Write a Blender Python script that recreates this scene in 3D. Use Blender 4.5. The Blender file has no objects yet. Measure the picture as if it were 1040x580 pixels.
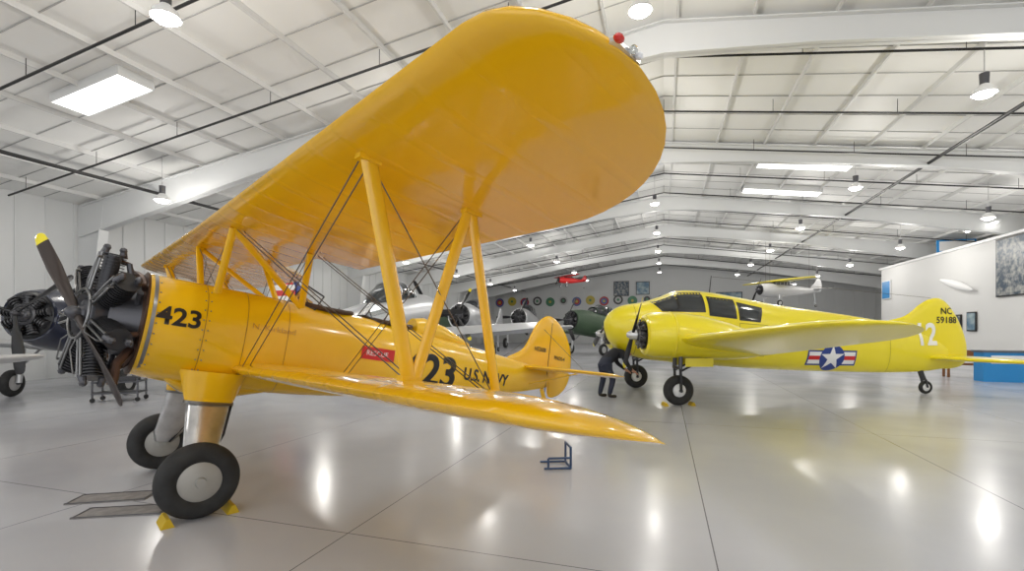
import bpy, bmesh, random
from math import *
from mathutils import Vector as V, Matrix as M, Euler
from mathutils.bvhtree import BVHTree
random.seed(4)
sc=bpy.context.scene
try: sc.view_settings.view_transform='Standard'; sc.view_settings.look='None'
except Exception: pass

# ---------------------------------------------------------------- materials
MATS={}
def mat(name,col=(.8,.8,.8),rough=.5,metal=0.,coat=0.,emis=0.,bump=None,noise=None,alpha=1.,trans=0.):
    if name in MATS: return MATS[name]
    m=bpy.data.materials.new(name);m.use_nodes=True;nt=m.node_tree;b=nt.nodes['Principled BSDF']
    b.inputs['Base Color'].default_value=(*col,1);b.inputs['Roughness'].default_value=rough;b.inputs['Metallic'].default_value=metal
    b.inputs['Coat Weight'].default_value=coat;b.inputs['Coat Roughness'].default_value=.08
    b.inputs['Transmission Weight'].default_value=trans
    if emis: b.inputs['Emission Color'].default_value=(*col,1);b.inputs['Emission Strength'].default_value=emis
    N=nt.nodes.new;L=nt.links.new
    if noise:
        tc=N('ShaderNodeTexCoord');n=N('ShaderNodeTexNoise');n.inputs['Scale'].default_value=noise[0];n.inputs['Detail'].default_value=5
        r=N('ShaderNodeMix');r.data_type='RGBA';r.inputs[6].default_value=(*col,1);r.inputs[7].default_value=(*noise[1],1)
        mr=N('ShaderNodeMapRange');mr.inputs[1].default_value=.4;mr.inputs[2].default_value=.7
        L(tc.outputs['Object'],n.inputs['Vector']);L(n.outputs[0],mr.inputs[0]);L(mr.outputs[0],r.inputs[0]);L(r.outputs[2],b.inputs['Base Color'])
    if bump=='ribs':
        tc=N('ShaderNodeTexCoord');s=N('ShaderNodeSeparateXYZ');mu=N('ShaderNodeMath');mu.operation='MULTIPLY';mu.inputs[1].default_value=2*pi/.36
        si=N('ShaderNodeMath');si.operation='SINE';ab=N('ShaderNodeMath');ab.operation='MAXIMUM';ab.inputs[1].default_value=.75
        n=N('ShaderNodeTexNoise');n.inputs['Scale'].default_value=1.5;n.inputs['Detail'].default_value=1;ad=N('ShaderNodeMath');ad.operation='MULTIPLY_ADD';ad.inputs[1].default_value=3.
        bp=N('ShaderNodeBump');bp.inputs['Strength'].default_value=.6;bp.inputs['Distance'].default_value=.012
        L(tc.outputs['Object'],s.inputs[0]);L(s.outputs[1],mu.inputs[0]);L(mu.outputs[0],si.inputs[0]);L(si.outputs[0],ab.inputs[0])
        L(tc.outputs['Object'],n.inputs['Vector']);L(n.outputs[0],ad.inputs[0]);L(ab.outputs[0],ad.inputs[2]);L(ad.outputs[0],bp.inputs['Height'])
        L(bp.outputs[0],b.inputs['Normal']);L(bp.outputs[0],b.inputs['Coat Normal'])
    MATS[name]=m;return m
YEL=mat('stearman_yellow_fabric',(.90,.50,.005),.22,0,.8,bump='ribs')
YELM=mat('stearman_yellow_metal',(.90,.52,.006),.2,0,.7)
BYEL=mat('lemon_yellow_paint',(.86,.72,.01),.3,0,.5)
BLK=mat('black_paint',(.01,.01,.012),.35)
RUB=mat('tire_rubber',(.018,.018,.018),.75,noise=(9,(.03,.03,.03)))
HUBC=mat('hub_grey',(.42,.41,.38),.45,.3)
ALU=mat('aluminium',(.72,.72,.72),.28,.9,noise=(7,(.55,.55,.55)))
STEEL=mat('dark_engine_metal',(.07,.07,.075),.38,.7)
STEEL2=mat('engine_case_grey',(.10,.10,.11),.35,.6)
BROWN=mat('exhaust_brown',(.09,.05,.035),.45,.5)
CHR=mat('pushrod_metal',(.25,.25,.25),.3,.9)
GLASS=mat('window_glass_dark',(.03,.035,.04),.08,0,.5)
CLR=mat('windscreen_glass',(.75,.8,.82),.05,0,0,trans=.9)
WHT=mat('white_paint',(.85,.85,.85),.4)
RED=mat('red_paint',(.6,.02,.02),.35)
BLUE=mat('blue_paint',(.02,.05,.25),.35)
SKYB=mat('bright_blue_panel',(.02,.25,.6),.4)
WIRE=mat('rigging_wire',(.12,.10,.08),.4,.6)
LEATH=mat('cockpit_leather',(.06,.03,.015),.6)
PROP=mat('propeller_dark_metal',(.05,.038,.034),.35,.5)
SEAM=mat('seam_brown',(.3,.14,.01),.5)

# ---------------------------------------------------------------- mesh builder
class MB:
    def __init__(s): s.v=[];s.f=[];s.m=[];s.mats=[]
    def mi(s,m):
        if m not in s.mats: s.mats.append(m)
        return s.mats.index(m)
    def add(s,vs,fs,m,T=None):
        o=len(s.v);k=s.mi(m)
        s.v+=[(T@V(p) if T else V(p)) for p in vs]
        for f in fs: s.f.append([i+o for i in f]);s.m.append(k)
    def rings(s,rs,m,cap=True,T=None,closed=False):
        n=len(rs[0]);vs=[p for r in rs for p in r];fs=[]
        R=len(rs)
        for i in range(R if closed else R-1):
            for j in range(n):
                a=i*n+j;b=i*n+(j+1)%n;i2=(i+1)%R
                fs.append([a,b,i2*n+(j+1)%n,i2*n+j])
        if cap and not closed: fs.append(list(range(n))[::-1]);fs.append([(R-1)*n+j for j in range(n)])
        s.add(vs,fs,m,T)
    def cyl(s,p0,p1,r0,r1,m,n=12,cap=True):
        p0=V(p0);p1=V(p1);d=(p1-p0).normalized();u=d.orthogonal().normalized();w=d.cross(u)
        rs=[[p+ (u*cos(2*pi*k/n)+w*sin(2*pi*k/n))*r for k in range(n)] for p,r in((p0,r0),(p1,r1))]
        s.rings(rs,m,cap)
    def tube(s,pts,r,m,n=8):
        pts=[V(p) for p in pts]
        u=None;rs=[]
        for i,p in enumerate(pts):
            d=(pts[min(i+1,len(pts)-1)]-pts[max(i-1,0)]).normalized()
            if u is None:u=d.orthogonal().normalized()
            else:u=(u-d*u.dot(d)).normalized()
            w=d.cross(u);rr=r[i] if isinstance(r,(list,tuple)) else r
            rs.append([p+(u*cos(2*pi*k/n)+w*sin(2*pi*k/n))*rr for k in range(n)])
        s.rings(rs,m)
    def rev(s,prof,c,axis,m,n=32,cap=False):
        c=V(c);d=V(axis).normalized();u=d.orthogonal().normalized();w=d.cross(u)
        s.rings([[c+d*a+(u*cos(2*pi*k/n)+w*sin(2*pi*k/n))*max(r,.0005) for k in range(n)] for a,r in prof],m,cap)
    def box(s,c,size,m,T=None):
        x,y,z=c;a,b,h=[q/2 for q in size]
        vs=[(x+i*a,y+j*b,z+k*h) for i in(-1,1) for j in(-1,1) for k in(-1,1)]
        s.add(vs,[[0,1,3,2],[4,6,7,5],[0,4,5,1],[2,3,7,6],[0,2,6,4],[1,5,7,3]],m,T)
    def strut(s,p0,p1,ch,th,m,hint=(1,0,0),ch1=None,th1=None):
        p0=V(p0);p1=V(p1);d=(p1-p0).normalized();u=V(hint);u=(u-d*u.dot(d)).normalized();w=d.cross(u);n=16
        rs=[]
        for p,c,t in((p0,ch,th),(p1,ch1 or ch,th1 or th)):
            rs.append([p+u*cos(2*pi*k/n)*c/2+w*sin(2*pi*k/n)*t/2 for k in range(n)])
        s.rings(rs,m)
    def sphere(s,c,r,m,n=16,sc3=(1,1,1)):
        rs=[]
        for i in range(n//2+1):
            a=pi*i/(n//2);rr=max(sin(a),.001)*r
            rs.append([(c[0]+rr*cos(2*pi*k/n)*sc3[0],c[1]+rr*sin(2*pi*k/n)*sc3[1],c[2]-cos(a)*r*sc3[2]) for k in range(n)])
        s.rings(rs,m)
    def obj(s,name,parent=None,smooth=True,ang=35,loc=None,rotz=None):
        me=bpy.data.meshes.new(name);me.from_pydata([tuple(p) for p in s.v],[],s.f)
        for m in s.mats: me.materials.append(m)
        me.polygons.foreach_set('material_index',s.m)
        bm=bmesh.new();bm.from_mesh(me);bmesh.ops.recalc_face_normals(bm,faces=bm.faces);bm.to_mesh(me);bm.free()
        if smooth:
            me.polygons.foreach_set('use_smooth',[True]*len(me.polygons));me.set_sharp_from_angle(angle=radians(ang))
        me.update()
        ob=bpy.data.objects.new(name,me);sc.collection.objects.link(ob)
        if parent: ob.parent=parent
        if loc: ob.location=loc
        if rotz is not None: ob.rotation_euler=(0,0,rotz)
        return ob
def empty(name,mw=None,loc=(0,0,0),rotz=0):
    e=bpy.data.objects.new(name,None);sc.collection.objects.link(e);e.empty_display_size=.3
    if mw: e.matrix_world=mw
    else: e.location=loc;e.rotation_euler=(0,0,rotz)
    return e
def sring(x,hw,zt,zb,n=2.2,N=36,yc=0):
    zc=(zt+zb)/2;hh=(zt-zb)/2;r=[]
    for k in range(N):
        a=2*pi*k/N;c=cos(a);s_=sin(a)
        r.append(V((x,yc+hw*copysign(abs(c)**(2/n),c),zc+hh*copysign(abs(s_)**(2/n),s_))))
    return r
def smoothsec(keys,n):
    out=[]
    K=len(keys)
    for i in range(K-1):
        p0=keys[max(i-1,0)];p1=keys[i];p2=keys[i+1];p3=keys[min(i+2,K-1)]
        for j in range(n):
            t=j/n;row=[]
            for a in range(len(p1)):
                if a==0: row.append(p1[0]+(p2[0]-p1[0])*t);continue
                m1=(p2[a]-p0[a])/max(p2[0]-p0[0],1e-6)*(p2[0]-p1[0]);m2=(p3[a]-p1[a])/max(p3[0]-p1[0],1e-6)*(p2[0]-p1[0])
                row.append((2*t**3-3*t*t+1)*p1[a]+(t**3-2*t*t+t)*m1+(-2*t**3+3*t*t)*p2[a]+(t**3-t*t)*m2)
            out.append(row)
    out.append(list(keys[-1]));return out
def foil(t=.12,m=.03,p=.4,n=14):
    up=[];lo=[]
    for i in range(n+1):
        s=.5*(1-cos(pi*i/n));yt=5*t*(.2969*sqrt(s)-.126*s-.3516*s*s+.2843*s**3-.1036*s**4)
        yc=m/p**2*(2*p*s-s*s) if s<p else m/(1-p)**2*((1-2*p)+2*p*s-s*s)
        up.append((s,yc+yt));lo.append((s,yc-yt))
    return up[::-1]+lo[1:-1]
def surf(t,m,s,side,p=.4):
    yt=5*t*(.2969*sqrt(s)-.126*s-.3516*s*s+.2843*s**3-.1036*s**4)
    yc=m/p**2*(2*p*s-s*s) if s<p else m/(1-p)**2*((1-2*p)+2*p*s-s*s)
    return yc+side*yt
def wingring(l,x,z,c,inc,t=.12,m=.03):
    return [V((x+s*c*cos(inc)+q*c*sin(inc),-l,z-s*c*sin(inc)+q*c*cos(inc))) for s,q in foil(t,m)]
def tipst(lf,lr,L,x0f,zf,c0,inc,piv,sign=1,t=.12,m=.03):
    rs=[];l0=min(lf,lr)
    for a in(0,.12,.24,.36,.48,.58,.67,.75,.82,.88,.93,.965,.99,1):
        l=l0+(L-l0)*a
        tf=max(0,(l-lf)/(L-lf));tr=max(0,(l-lr)/(L-lr))
        of=c0*piv*(1-sqrt(max(0,1-tf**2)));orr=c0*(1-piv)*(1-sqrt(max(0,1-tr**2)))
        c=max(c0-of-orr,.03)
        if a==1: of=c0*piv-.015
        rs.append(wingring(sign*l,x0f(l)+of*cos(inc),zf(l)-of*sin(inc),c,inc,t,m))
    return rs
def bvh(ob):
    me=ob.data;return BVHTree.FromPolygons([v.co for v in me.vertices],[list(p.vertices) for p in me.polygons])
def decal(name,bm,parent,target,m,side=-1,off=.006,maxe=.07):
    bmesh.ops.triangulate(bm,faces=bm.faces)
    for _ in range(5):
        es=[e for e in bm.edges if e.calc_length()>maxe]
        if not es:break
        bmesh.ops.subdivide_edges(bm,edges=es,cuts=1);bmesh.ops.triangulate(bm,faces=bm.faces)
    trs=[bvh(t) for t in (target if isinstance(target,(list,tuple)) else [target])]
    for v in bm.verts:
        x,z=v.co.x,v.co.y;best=None
        for tr in trs:
            h=tr.ray_cast(V((x,side*9,z)),V((0,-side,0)))
            if h[0] is not None and (best is None or h[3]<best[0]): best=(h[3],h[0].y)
        if best is None: best=(0,trs[0].find_nearest(V((x,0,z)))[0].y)
        v.co=V((x,best[1]+side*off,z))
    me=bpy.data.meshes.new(name);bm.to_mesh(me);bm.free();me.materials.append(m)
    me.polygons.foreach_set('use_smooth',[True]*len(me.polygons))
    ob=bpy.data.objects.new(name,me);sc.collection.objects.link(ob);ob.parent=parent;return ob
def polybm(polys):
    bm=bmesh.new()
    for P in polys:
        bm.faces.new([bm.verts.new((x,y,0)) for x,y in P])
    return bm
def textbm(s,size,x,z,rot=0,wx=1.,bold=.0,align='CENTER'):
    cu=bpy.data.curves.new('t','FONT');cu.body=s;cu.size=size;cu.align_x=align;cu.align_y='CENTER';cu.offset=bold;cu.resolution_u=4
    ob=bpy.data.objects.new('t',cu);sc.collection.objects.link(ob);bpy.context.view_layer.update()
    me=bpy.data.meshes.new_from_object(ob.evaluated_get(bpy.context.evaluated_depsgraph_get()))
    bm=bmesh.new();bm.from_mesh(me);bpy.data.objects.remove(ob);bpy.data.meshes.remove(me)
    for v in bm.verts:
        a=v.co.x*wx;b=v.co.y
        v.co=V((x+a*cos(rot)-b*sin(rot),z+a*sin(rot)+b*cos(rot),0))
    return bm
def slab(name,pts,th,m,parent,axis='y',yc=0.,bev=.35,mb=None):
    own=mb is None
    if own: mb=MB()
    cx=sum(p[0] for p in pts)/len(pts);cy=sum(p[1] for p in pts)/len(pts)
    rings=[]
    for k,o in [(.75,-1.),(.93,-.75),(.985,-.35),(1.,0),(.985,.35),(.93,.75),(.75,1.)]:
        if axis=='y': rings.append([V((cx+(x-cx)*k,yc+o*th/2,cy+(z-cy)*k)) for x,z in pts])
        else: rings.append([V((cx+(x-cx)*k,-(cy+(z-cy)*k),yc+o*th/2)) for x,z in pts])
    mb.rings(rings,m)
    if own: return mb.obj(name,parent,ang=50)
def smoothpoly(pts,n=5):
    out=[];K=len(pts)
    for i in range(K):
        p0,p1,p2,p3=[V((*pts[(i+d)%K],0)) for d in(-1,0,1,2)]
        for j in range(n):
            t=j/n;q=.5*((2*p1)+(p2-p0)*t+(2*p0-5*p1+4*p2-p3)*t*t+(3*p1-p0-3*p2+p3)*t**3);out.append((q.x,q.y))
    return out
def wheel(mb,c,r,w,axis=(0,1,0),hub=HUBC,hr=.52):
    prof=[]
    for k in range(17):
        a=-pi*.78+(2*pi*.78)*k/16
        prof.append((sin(a)*w/2, r-w*.42+cos(a)*w*.42))
    mb.rev(prof,c,axis,RUB,48)
    for sg in(-1,1):
        mb.rev([(sg*w*.30,r*(hr+.10)),(sg*w*.36,r*hr),(sg*w*.40,r*hr*.9),(sg*w*.44,r*.14),(sg*w*.56,r*.12),(sg*w*.56,.001)],c,axis,hub,40)
def engine(mb,R=.54,ncyl=7,nose=.3,T=None,rot=0.,lod=0):
    b=MB()
    b.rev([(-nose,.05),(-nose,.075),(-nose*.8,.09),(-nose*.75,.13),(-nose*.45,.17),(-.13,.20),(-.1,.24),(.1,.24),(.14,.3),(.2,.3),(.2,.05)],(0,0,0),(1,0,0),STEEL2,32 if not lod else 16)
    for i in range(ncyl):
        a=2*pi*i/ncyl+pi/2+rot;d=V((0,cos(a),sin(a)));t=V((0,-sin(a),cos(a)))
        b.cyl(d*.2,d*(R*.92),.068,.068,STEEL,16 if not lod else 8)
        nf=13 if not lod else 4
        for k in range(nf):
            q=.25+(R*.93-.25)*k/(nf-1);rr=.092 if k<nf*.5 else .104
            b.cyl(d*q,d*(q+(.008 if not lod else .03)),rr,rr,STEEL,20 if not lod else 10)
        if lod: continue
        for sx in(-1,1):
            c=d*(R*.95)+V((sx*.065,0,0))
            b.strut(c-d*.03+V((sx*.015,0,0)),c+d*.05,.07,.075,STEEL2,(1,0,0),.05,.05)
            b.sphere(tuple(c+d*.045),.034,STEEL2,8)
        for s2 in(-1,1): b.cyl(d*.22+V((-.12,0,0))+t*.03*s2,d*(R*.93)+V((-.1,0,0))+t*.035*s2,.011,.011,CHR,8)
        b.cyl(d*(R*.86)+V((-.09,0,0))+t*.05,d*(R*.86)+V((-.13,0,0))+t*.05,.012,.012,CHR,6)
        b.tube([d*.24+V((.16,0,0))+t*.07,d*.36+V((.17,0,0))+t*.09,d*(R*.85)+V((.12,0,0))+t*.05],.026,STEEL2,8)
        b.tube([d*(R*.86)+V((.07,0,0))-t*.04,d*(R*.84)+V((.15,0,0))-t*.05,d*(R*.72)+V((.2,0,0))-t*.05],.024,BROWN,8)
        b.tube([d*.235+V((-.14,0,0)),d*.34+V((-.16,0,0))+t*.06,d*(R*.86)+V((-.13,0,0))+t*.05],.006,CHR,5)
    if not lod:
        for rad,xx,tr,m in((R*.72,.21,.035,BROWN),(.235,-.14,.012,CHR)):
            rs=[]
            for k in range(36):
                d=V((0,cos(2*pi*k/36),sin(2*pi*k/36)));p=d*rad+V((xx,0,0));rs.append([p+d*cos(q*pi/4)*tr+V((1,0,0))*sin(q*pi/4)*tr for q in range(8)])
            b.rings(rs,m,closed=True)
    o=len(mb.v)
    mb.v+=[(T@p if T else p) for p in b.v]
    for fi,fc in enumerate(b.f): mb.f.append([q+o for q in fc]);mb.m.append(mb.mi(b.mats[b.m[fi]]))
def propeller(mb,R,ang,m,tips=(1,1),tipm=None,T=None,w=.17,nb=2,hub=1.,fl=1):
    T=T or M.Identity(4)
    for i in range(nb):
        R3=T@M.Rotation(ang+2*pi*i/nb,4,'X')
        rows=[(.05,.08,.07,60),(.2,.09,.06,55),(.35,.8*w,.045,42),(.55,w,.03,30),(.75,w,.022,22),(.88,.95*w,.016,19)]
        tip=[(.88,.95*w,.016,19),(.95,.8*w,.012,18),(.985,.55*w,.01,17),(1.,.12*w,.006,17)]
        def mk(rows):
            out=[]
            for r,c,t,tw in rows:
                tw=radians(tw)*fl;r*=R
                out.append([R3@V((cos(q*pi/6)*c/2*sin(tw)-sin(q*pi/6)*t/2*cos(tw), cos(q*pi/6)*c/2*cos(tw)+sin(q*pi/6)*t/2*sin(tw), r)) for q in range(12)])
            return out
        mb.rings(mk(rows),m);mb.rings(mk(tip),tipm if (tipm and tips[i%len(tips)]) else m)
    mb.rev([(-.1*hub,.001),(-.09*hub,.03),(-.05*hub,.06),(.06*hub,.07),(.1*hub,.06)],T@V((0,0,0)),(T.to_3x3()@V((1,0,0))),STEEL2,16)

# ---------------------------------------------------------------- BIPLANE
phi=.7567;th=.1721;WX=1.314;WZ=-1.338
MW=M.Translation((-3.498,5.04,.33))@M.Rotation(phi,4,'Z')@M.Rotation(th,4,'Y')@M.Translation((-WX,0,-WZ))
ST=empty('biplane_trainer',MW)
xu,zu,xl,zl,diu,dil,inc,C=1.0555,1.078,1.5595,-.360,.0105,.0165,.0884,1.551
fk=[(.76,.50,.50,-.52,2.0),(1.0,.485,.50,-.56,2.05),(1.35,.46,.50,-.59,2.3),(1.9,.43,.50,-.60,2.6),(2.6,.42,.49,-.59,2.7),(3.4,.40,.48,-.54,2.7),(4.2,.34,.42,-.48,2.6),(5.2,.24,.35,-.38,2.4),(6.2,.12,.27,-.25,2.2),(6.85,.04,.2,-.12,2)]
mb=MB();mb.rings([sring(x,w,zt,zb,n) for x,w,zt,zb,n in smoothsec(fk,4)],YELM)
fus=mb.obj('fuselage',ST)
mb=MB();mb.rev([(.0,.505),(-.02,.52),(-.03,.50),(-.02,.36),(.0,.3),(.0,.001)],(.76,0,-.01),(1,0,0),BROWN,40)
mb.rev([(.03,.506),(.03,.512),(.06,.512),(.06,.50)],(.76,0,-.01),(1,0,0),CHR,40);mb.obj('firewall_ring',ST)
mb=MB()
for x in(1.24,1.62,2.05):
    r=min(smoothsec(fk,40),key=lambda q:abs(q[0]-x))
    a=sring(x-.003,r[1]+.003,r[2]+.003,r[3]-.003,r[4]);b_=sring(x+.003,r[1]+.003,r[2]+.003,r[3]-.003,r[4]);mb.rings([a,b_],SEAM,False)
for x in(1.22,1.27,.84):
    for z in(-.4,-.3,-.2,-.1,0,.1,.2,.3,.4):
        r=min(smoothsec(fk,40),key=lambda q:abs(q[0]-x));zc_=(r[2]+r[3])/2;hh=(r[2]-r[3])/2
        for sg in(-1,1):
            y=sg*r[1]*(1-abs((z-zc_)/hh)**r[4])**(1/r[4]);mb.sphere((x,y,z),.008,CHR,6)
mb.obj('cowl_seams',ST)
fx=lambda l:xu;fz=lambda l:zu+abs(l)*diu
def midring(l,cut): return wingring(l,xu,fz(l),C*(.72 if cut else 1),inc)
LU=5.07
rs=tipst(4.66,3.78,LU,fx,fz,C,inc,.35,-1)[::-1]
rs+=[midring(-l,0) for l in(3.,2.,1.,.75)]+[midring(l,1) for l in(-.55,0,.55)]+[midring(l,0) for l in(.75,1.,2.,3.)]
rs+=tipst(4.66,3.78,LU,fx,fz,C,inc,.35,1)
mb=MB();mb.rings(rs,YEL);mb.obj('upper_wing',ST,ang=60)
lz=lambda l:zl+abs(l)*dil
for sg,nm in((1,'lower_wing_left'),(-1,'lower_wing_right')):
    rs=[wingring(sg*l,xl,lz(l),C,inc) for l in(.3,1.,2.,3.)]+tipst(4.42,3.65,4.9,lambda l:xl,lz,C,inc,.42,sg)
    mb=MB();mb.rings(rs,YEL);mb.obj(nm,ST,ang=60)
def wp(w,l,s,side):
    x,z=(xu,fz(l)) if w=='u' else (xl,lz(l))
    q=surf(.12,.03,s,side)*C
    return V((x+s*C*cos(inc)+q*sin(inc),-l,z-s*C*sin(inc)+q*cos(inc)))
mb=MB()
for sg in(1,-1):
    for side in(1,-1):
        mb.tube([wp('l',sg*l,.76,side) for l in(1.9,2.6,3.2,3.8,4.1)],.005,SEAM,6)
        mb.tube([wp('l',sg*1.9,s,side) for s in(.76,.85,.93,.985)],.005,SEAM,6)
mb.obj('aileron_gaps',ST)
LS=3.4
mb=MB();wr=MB()
for sg in(1,-1):
    a=wp('u',sg*(LS+.05),.17,-1);b=wp('u',sg*(LS+.02),.69,-1);c=wp('l',sg*LS,.17,1);d=wp('l',sg*LS,.67,1)
    mb.strut(a,c,.105,.045,YELM);mb.strut(b,d,.085,.04,YELM);mb.strut(b+V((-.03,0,0)),c+V((.04,0,0)),.085,.04,YELM)
    for p in(a,b,c,d): mb.box(tuple(p),(.14,.07,.05),YELM)
    for s,zf in((.17,1.55),(.69,2.6)):
        top=wp('u',sg*LS,s,-1);bot=V((zf+.1,-sg*.42,-.42))
        for o in(-.03,.03): wr.cyl(top+V((o,0,0)),bot+V((o,0,0)),.0045,.0045,WIRE,6)
        lo=wp('l',sg*LS,s,1);ct=wp('u',sg*.78,s,-1)
        for o in(-.03,.03): wr.cyl(lo+V((o,0,0)),ct+V((o,0,0)),.0045,.0045,WIRE,6)
    wr.cyl(a,d,.004,.004,WIRE,6)
    f1=V((1.3,-sg*.38,.40));f2=V((2.15,-sg*.38,.42));t1=wp('u',sg*.78,.13,-1);t2=wp('u',sg*.78,.62,-1)
    mb.strut(f1,t1,.075,.035,YELM);mb.strut(f2,t2,.075,.035,YELM);mb.strut(f2,t1,.07,.03,YELM);
    wr.cyl(t1,V((1.3,sg*.38,.42)),.004,.004,WIRE,6);wr.cyl(t2,V((2.15,sg*.38,.44)),.004,.004,WIRE,6)
    wr.cyl((6.5,-sg*1.1,.24),(6.6,0,.95),.004,.004,WIRE,6)
    mb.strut((6.3,-sg*.06,-.1),(6.5,-sg*1.0,.17),.05,.022,YELM)
mb.obj('struts',ST);wr.obj('rigging_wires',ST)
fin=smoothpoly([(5.75,.26),(6.15,.52),(6.4,.98),(6.66,1.19),(6.92,1.17),(7.22,.97),(7.44,.65),(7.50,.3),(7.45,0),(7.25,-.22),(6.95,-.28),(6.85,.0),(6.4,.15)])
fo=slab('fin_and_rudder',fin,.07,YEL,ST)
mb=MB();mb.tube([(6.80,-.038,-.2),(6.80,-.040,.5),(6.80,-.036,1.08)],.006,BROWN,6);mb.obj('rudder_hinge_line',ST)
st=[(6.12,.04),(6.2,.5),(6.3,1.0),(6.45,1.45),(6.62,1.66),(6.85,1.68),(7.02,1.5),(7.1,1.1),(7.12,.6),(7.08,.1)]
slab('horizontal_stabilizer',smoothpoly([(x,l) for x,l in st]+[(x,-l) for x,l in st[::-1]]),.07,YEL,ST,'z',.2)
mb=MB();wheel(mb,(6.95,0,-.63),.12,.08);mb.strut((6.75,0,-.15),(6.93,0,-.5),.09,.06,YELM);mb.strut((6.93,.06,-.45),(6.95,.06,-.65),.04,.02,STEEL);mb.strut((6.93,-.06,-.45),(6.95,-.06,-.65),.04,.02,STEEL);mb.obj('tail_wheel',ST)
mb=MB()
for x in(2.55,3.45):
    rr=[]
    for k in range(28):
        a=2*pi*k/28;X=x+.36*cos(a);Y=.27*sin(a);Z=.485-(x-2.5)*.02-.45*Y*Y+.02
        c=V((X,Y,Z));d=V((cos(a),sin(a),0));rr.append([c+d*cos(q*pi/4)*.03+V((0,0,1))*sin(q*pi/4)*.03 for q in range(8)])
    mb.rings(rr,LEATH,closed=True)
    mb.rings([[V((x+.34*s_*cos(2*pi*k/28),.25*s_*sin(2*pi*k/28),.487-.45*(.25*s_*sin(2*pi*k/28))**2)) for k in range(28)] for s_ in(1,.02)],BLK,True)
    x0=x-.36
    P=[V((x0+.16,-.26,.43)),V((x0+.26,-.22,.62)),V((x0-.02,-.12,.51)),V((x0+.1,-.1,.72)),V((x0-.02,.12,.51)),V((x0+.1,.1,.72)),V((x0+.16,.26,.43)),V((x0+.26,.22,.62))]
    for a,b in((0,1),(2,3),(4,5),(6,7),(0,2),(2,4),(4,6),(1,3),(3,5),(5,7)): mb.cyl(P[a],P[b],.009,.009,STEEL,6)
    mb.add(P,[[0,1,3,2],[2,3,5,4],[4,5,7,6]],CLR)
mb.rings([sring(x,w,zt,.3,2.) for x,w,zt in((3.85,.16,.62),(4.0,.17,.66),(4.4,.14,.6),(4.9,.06,.42))],YELM)
mb.obj('cockpits',ST)
mb=MB()
for sg in(1,-1):
    tp=V((1.42,-sg*.36,-.45));ax=V((WX,-sg*.93,WZ))
    def legsec(t,ch,tk):
        p=tp.lerp(ax,t);return [p+V((cos(2*pi*k/20)*ch/2,0,0))+V((0,1,0))*sin(2*pi*k/20)*tk/2 for k in range(20)]
    mb.rings([legsec(-.05,.62,.34),legsec(.15,.5,.22),legsec(.28,.42,.17)],YELM)
    mb.rings([legsec(.28,.38,.16),legsec(.36,.37,.16),legsec(.8,.28,.14),legsec(.84,.29,.15),legsec(.98,.18,.12)],ALU)
    mb.rings([legsec(.27,.44,.19),legsec(.30,.44,.19)],CHR)
    mb.cyl(ax+V((0,sg*.02,0)),(WX,-sg*1.12,WZ),.035,.035,STEEL)
    wheel(mb,(WX,-sg*1.03,WZ),.332,.225,hr=.5)
    mb.tube([ax+V((.05,sg*.08,.02)),tp.lerp(ax,.6)+V((.17,0,0)),tp.lerp(ax,.3)+V((.2,0,0))],.012,BLK)
mb.rings([sring(x,.2,-.48,zb,2.2) for x,zb in((1.0,-.52),(1.2,-.66),(1.6,-.7),(2.0,-.6))],YELM)
mb.obj('landing_gear',ST)
ET=M.Translation((.44,0,0))@M.Rotation(.26,4,'Z')
mb=MB();engine(mb,.65,7,.16,ET,.1)
mb.cyl((.5,0,0),(.78,0,0),.3,.42,STEEL2,24)
mb.tube([(.7,-.34,-.28),(.62,-.44,-.42),(.62,-.48,-.6)],.04,BROWN,10)
mb.obj('radial_engine',ST)
mb=MB();propeller(mb,1.12,-atan2(.95,.84),PROP,(1,0),BYEL,M.Translation((.29,-.06,0))@M.Rotation(.5,4,'Z'),.13,fl=-1);mb.obj('propeller',ST)
mb=MB()
p=V((xu+.44,-LU-.01,fz(5.)-.03))
mb.sphere(tuple(p+V((-.06,-.0,.0))),.019,mat('nav_red',(.7,.02,.01),.15,0,1),12,(1.3,1,.8));mb.sphere(tuple(p+V((.02,-.01,.0))),.017,CLR,10);mb.sphere(tuple(p+V((.06,-.008,.0))),.015,WHT,10);mb.box(tuple(p+V((.01,.02,0))),(.16,.03,.02),ALU)
mb.obj('nav_lights',ST)
decal('number_nose',textbm('423',.24,1.02,.08,0,1.05,.006),ST,fus,BLK)
decal('number_side',textbm('423',.62,4.06,-.12,-.01,1.05,.018),ST,fus,BLK)
decal('navy_lettering',textbm('U.S. NAVY',.25,5.19,-.09,-.02,.9,.008),ST,fus,BLK)
decal('script_lettering',textbm('N. Kirkland',.09,1.9,.12,.0,1.1,-.001),ST,fus,mat('script_ink',(.45,.2,.02),.4))
decal('warning_placard',polybm([[(2.95,-.06),(3.42,-.06),(3.42,.10),(2.95,.10)]]),ST,fus,RED)
decal('placard_text',textbm('RESCUE',.09,3.17,.02,0,1),ST,fus,WHT,off=.01)
decal('fin_number',textbm('N52608',.11,6.55,.55,0,.85,.002),ST,fo,BLK)
decal('rudder_number',textbm('PNOS-4',.1,7.1,.45,0,.9,.002),ST,fo,BLK)

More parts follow.
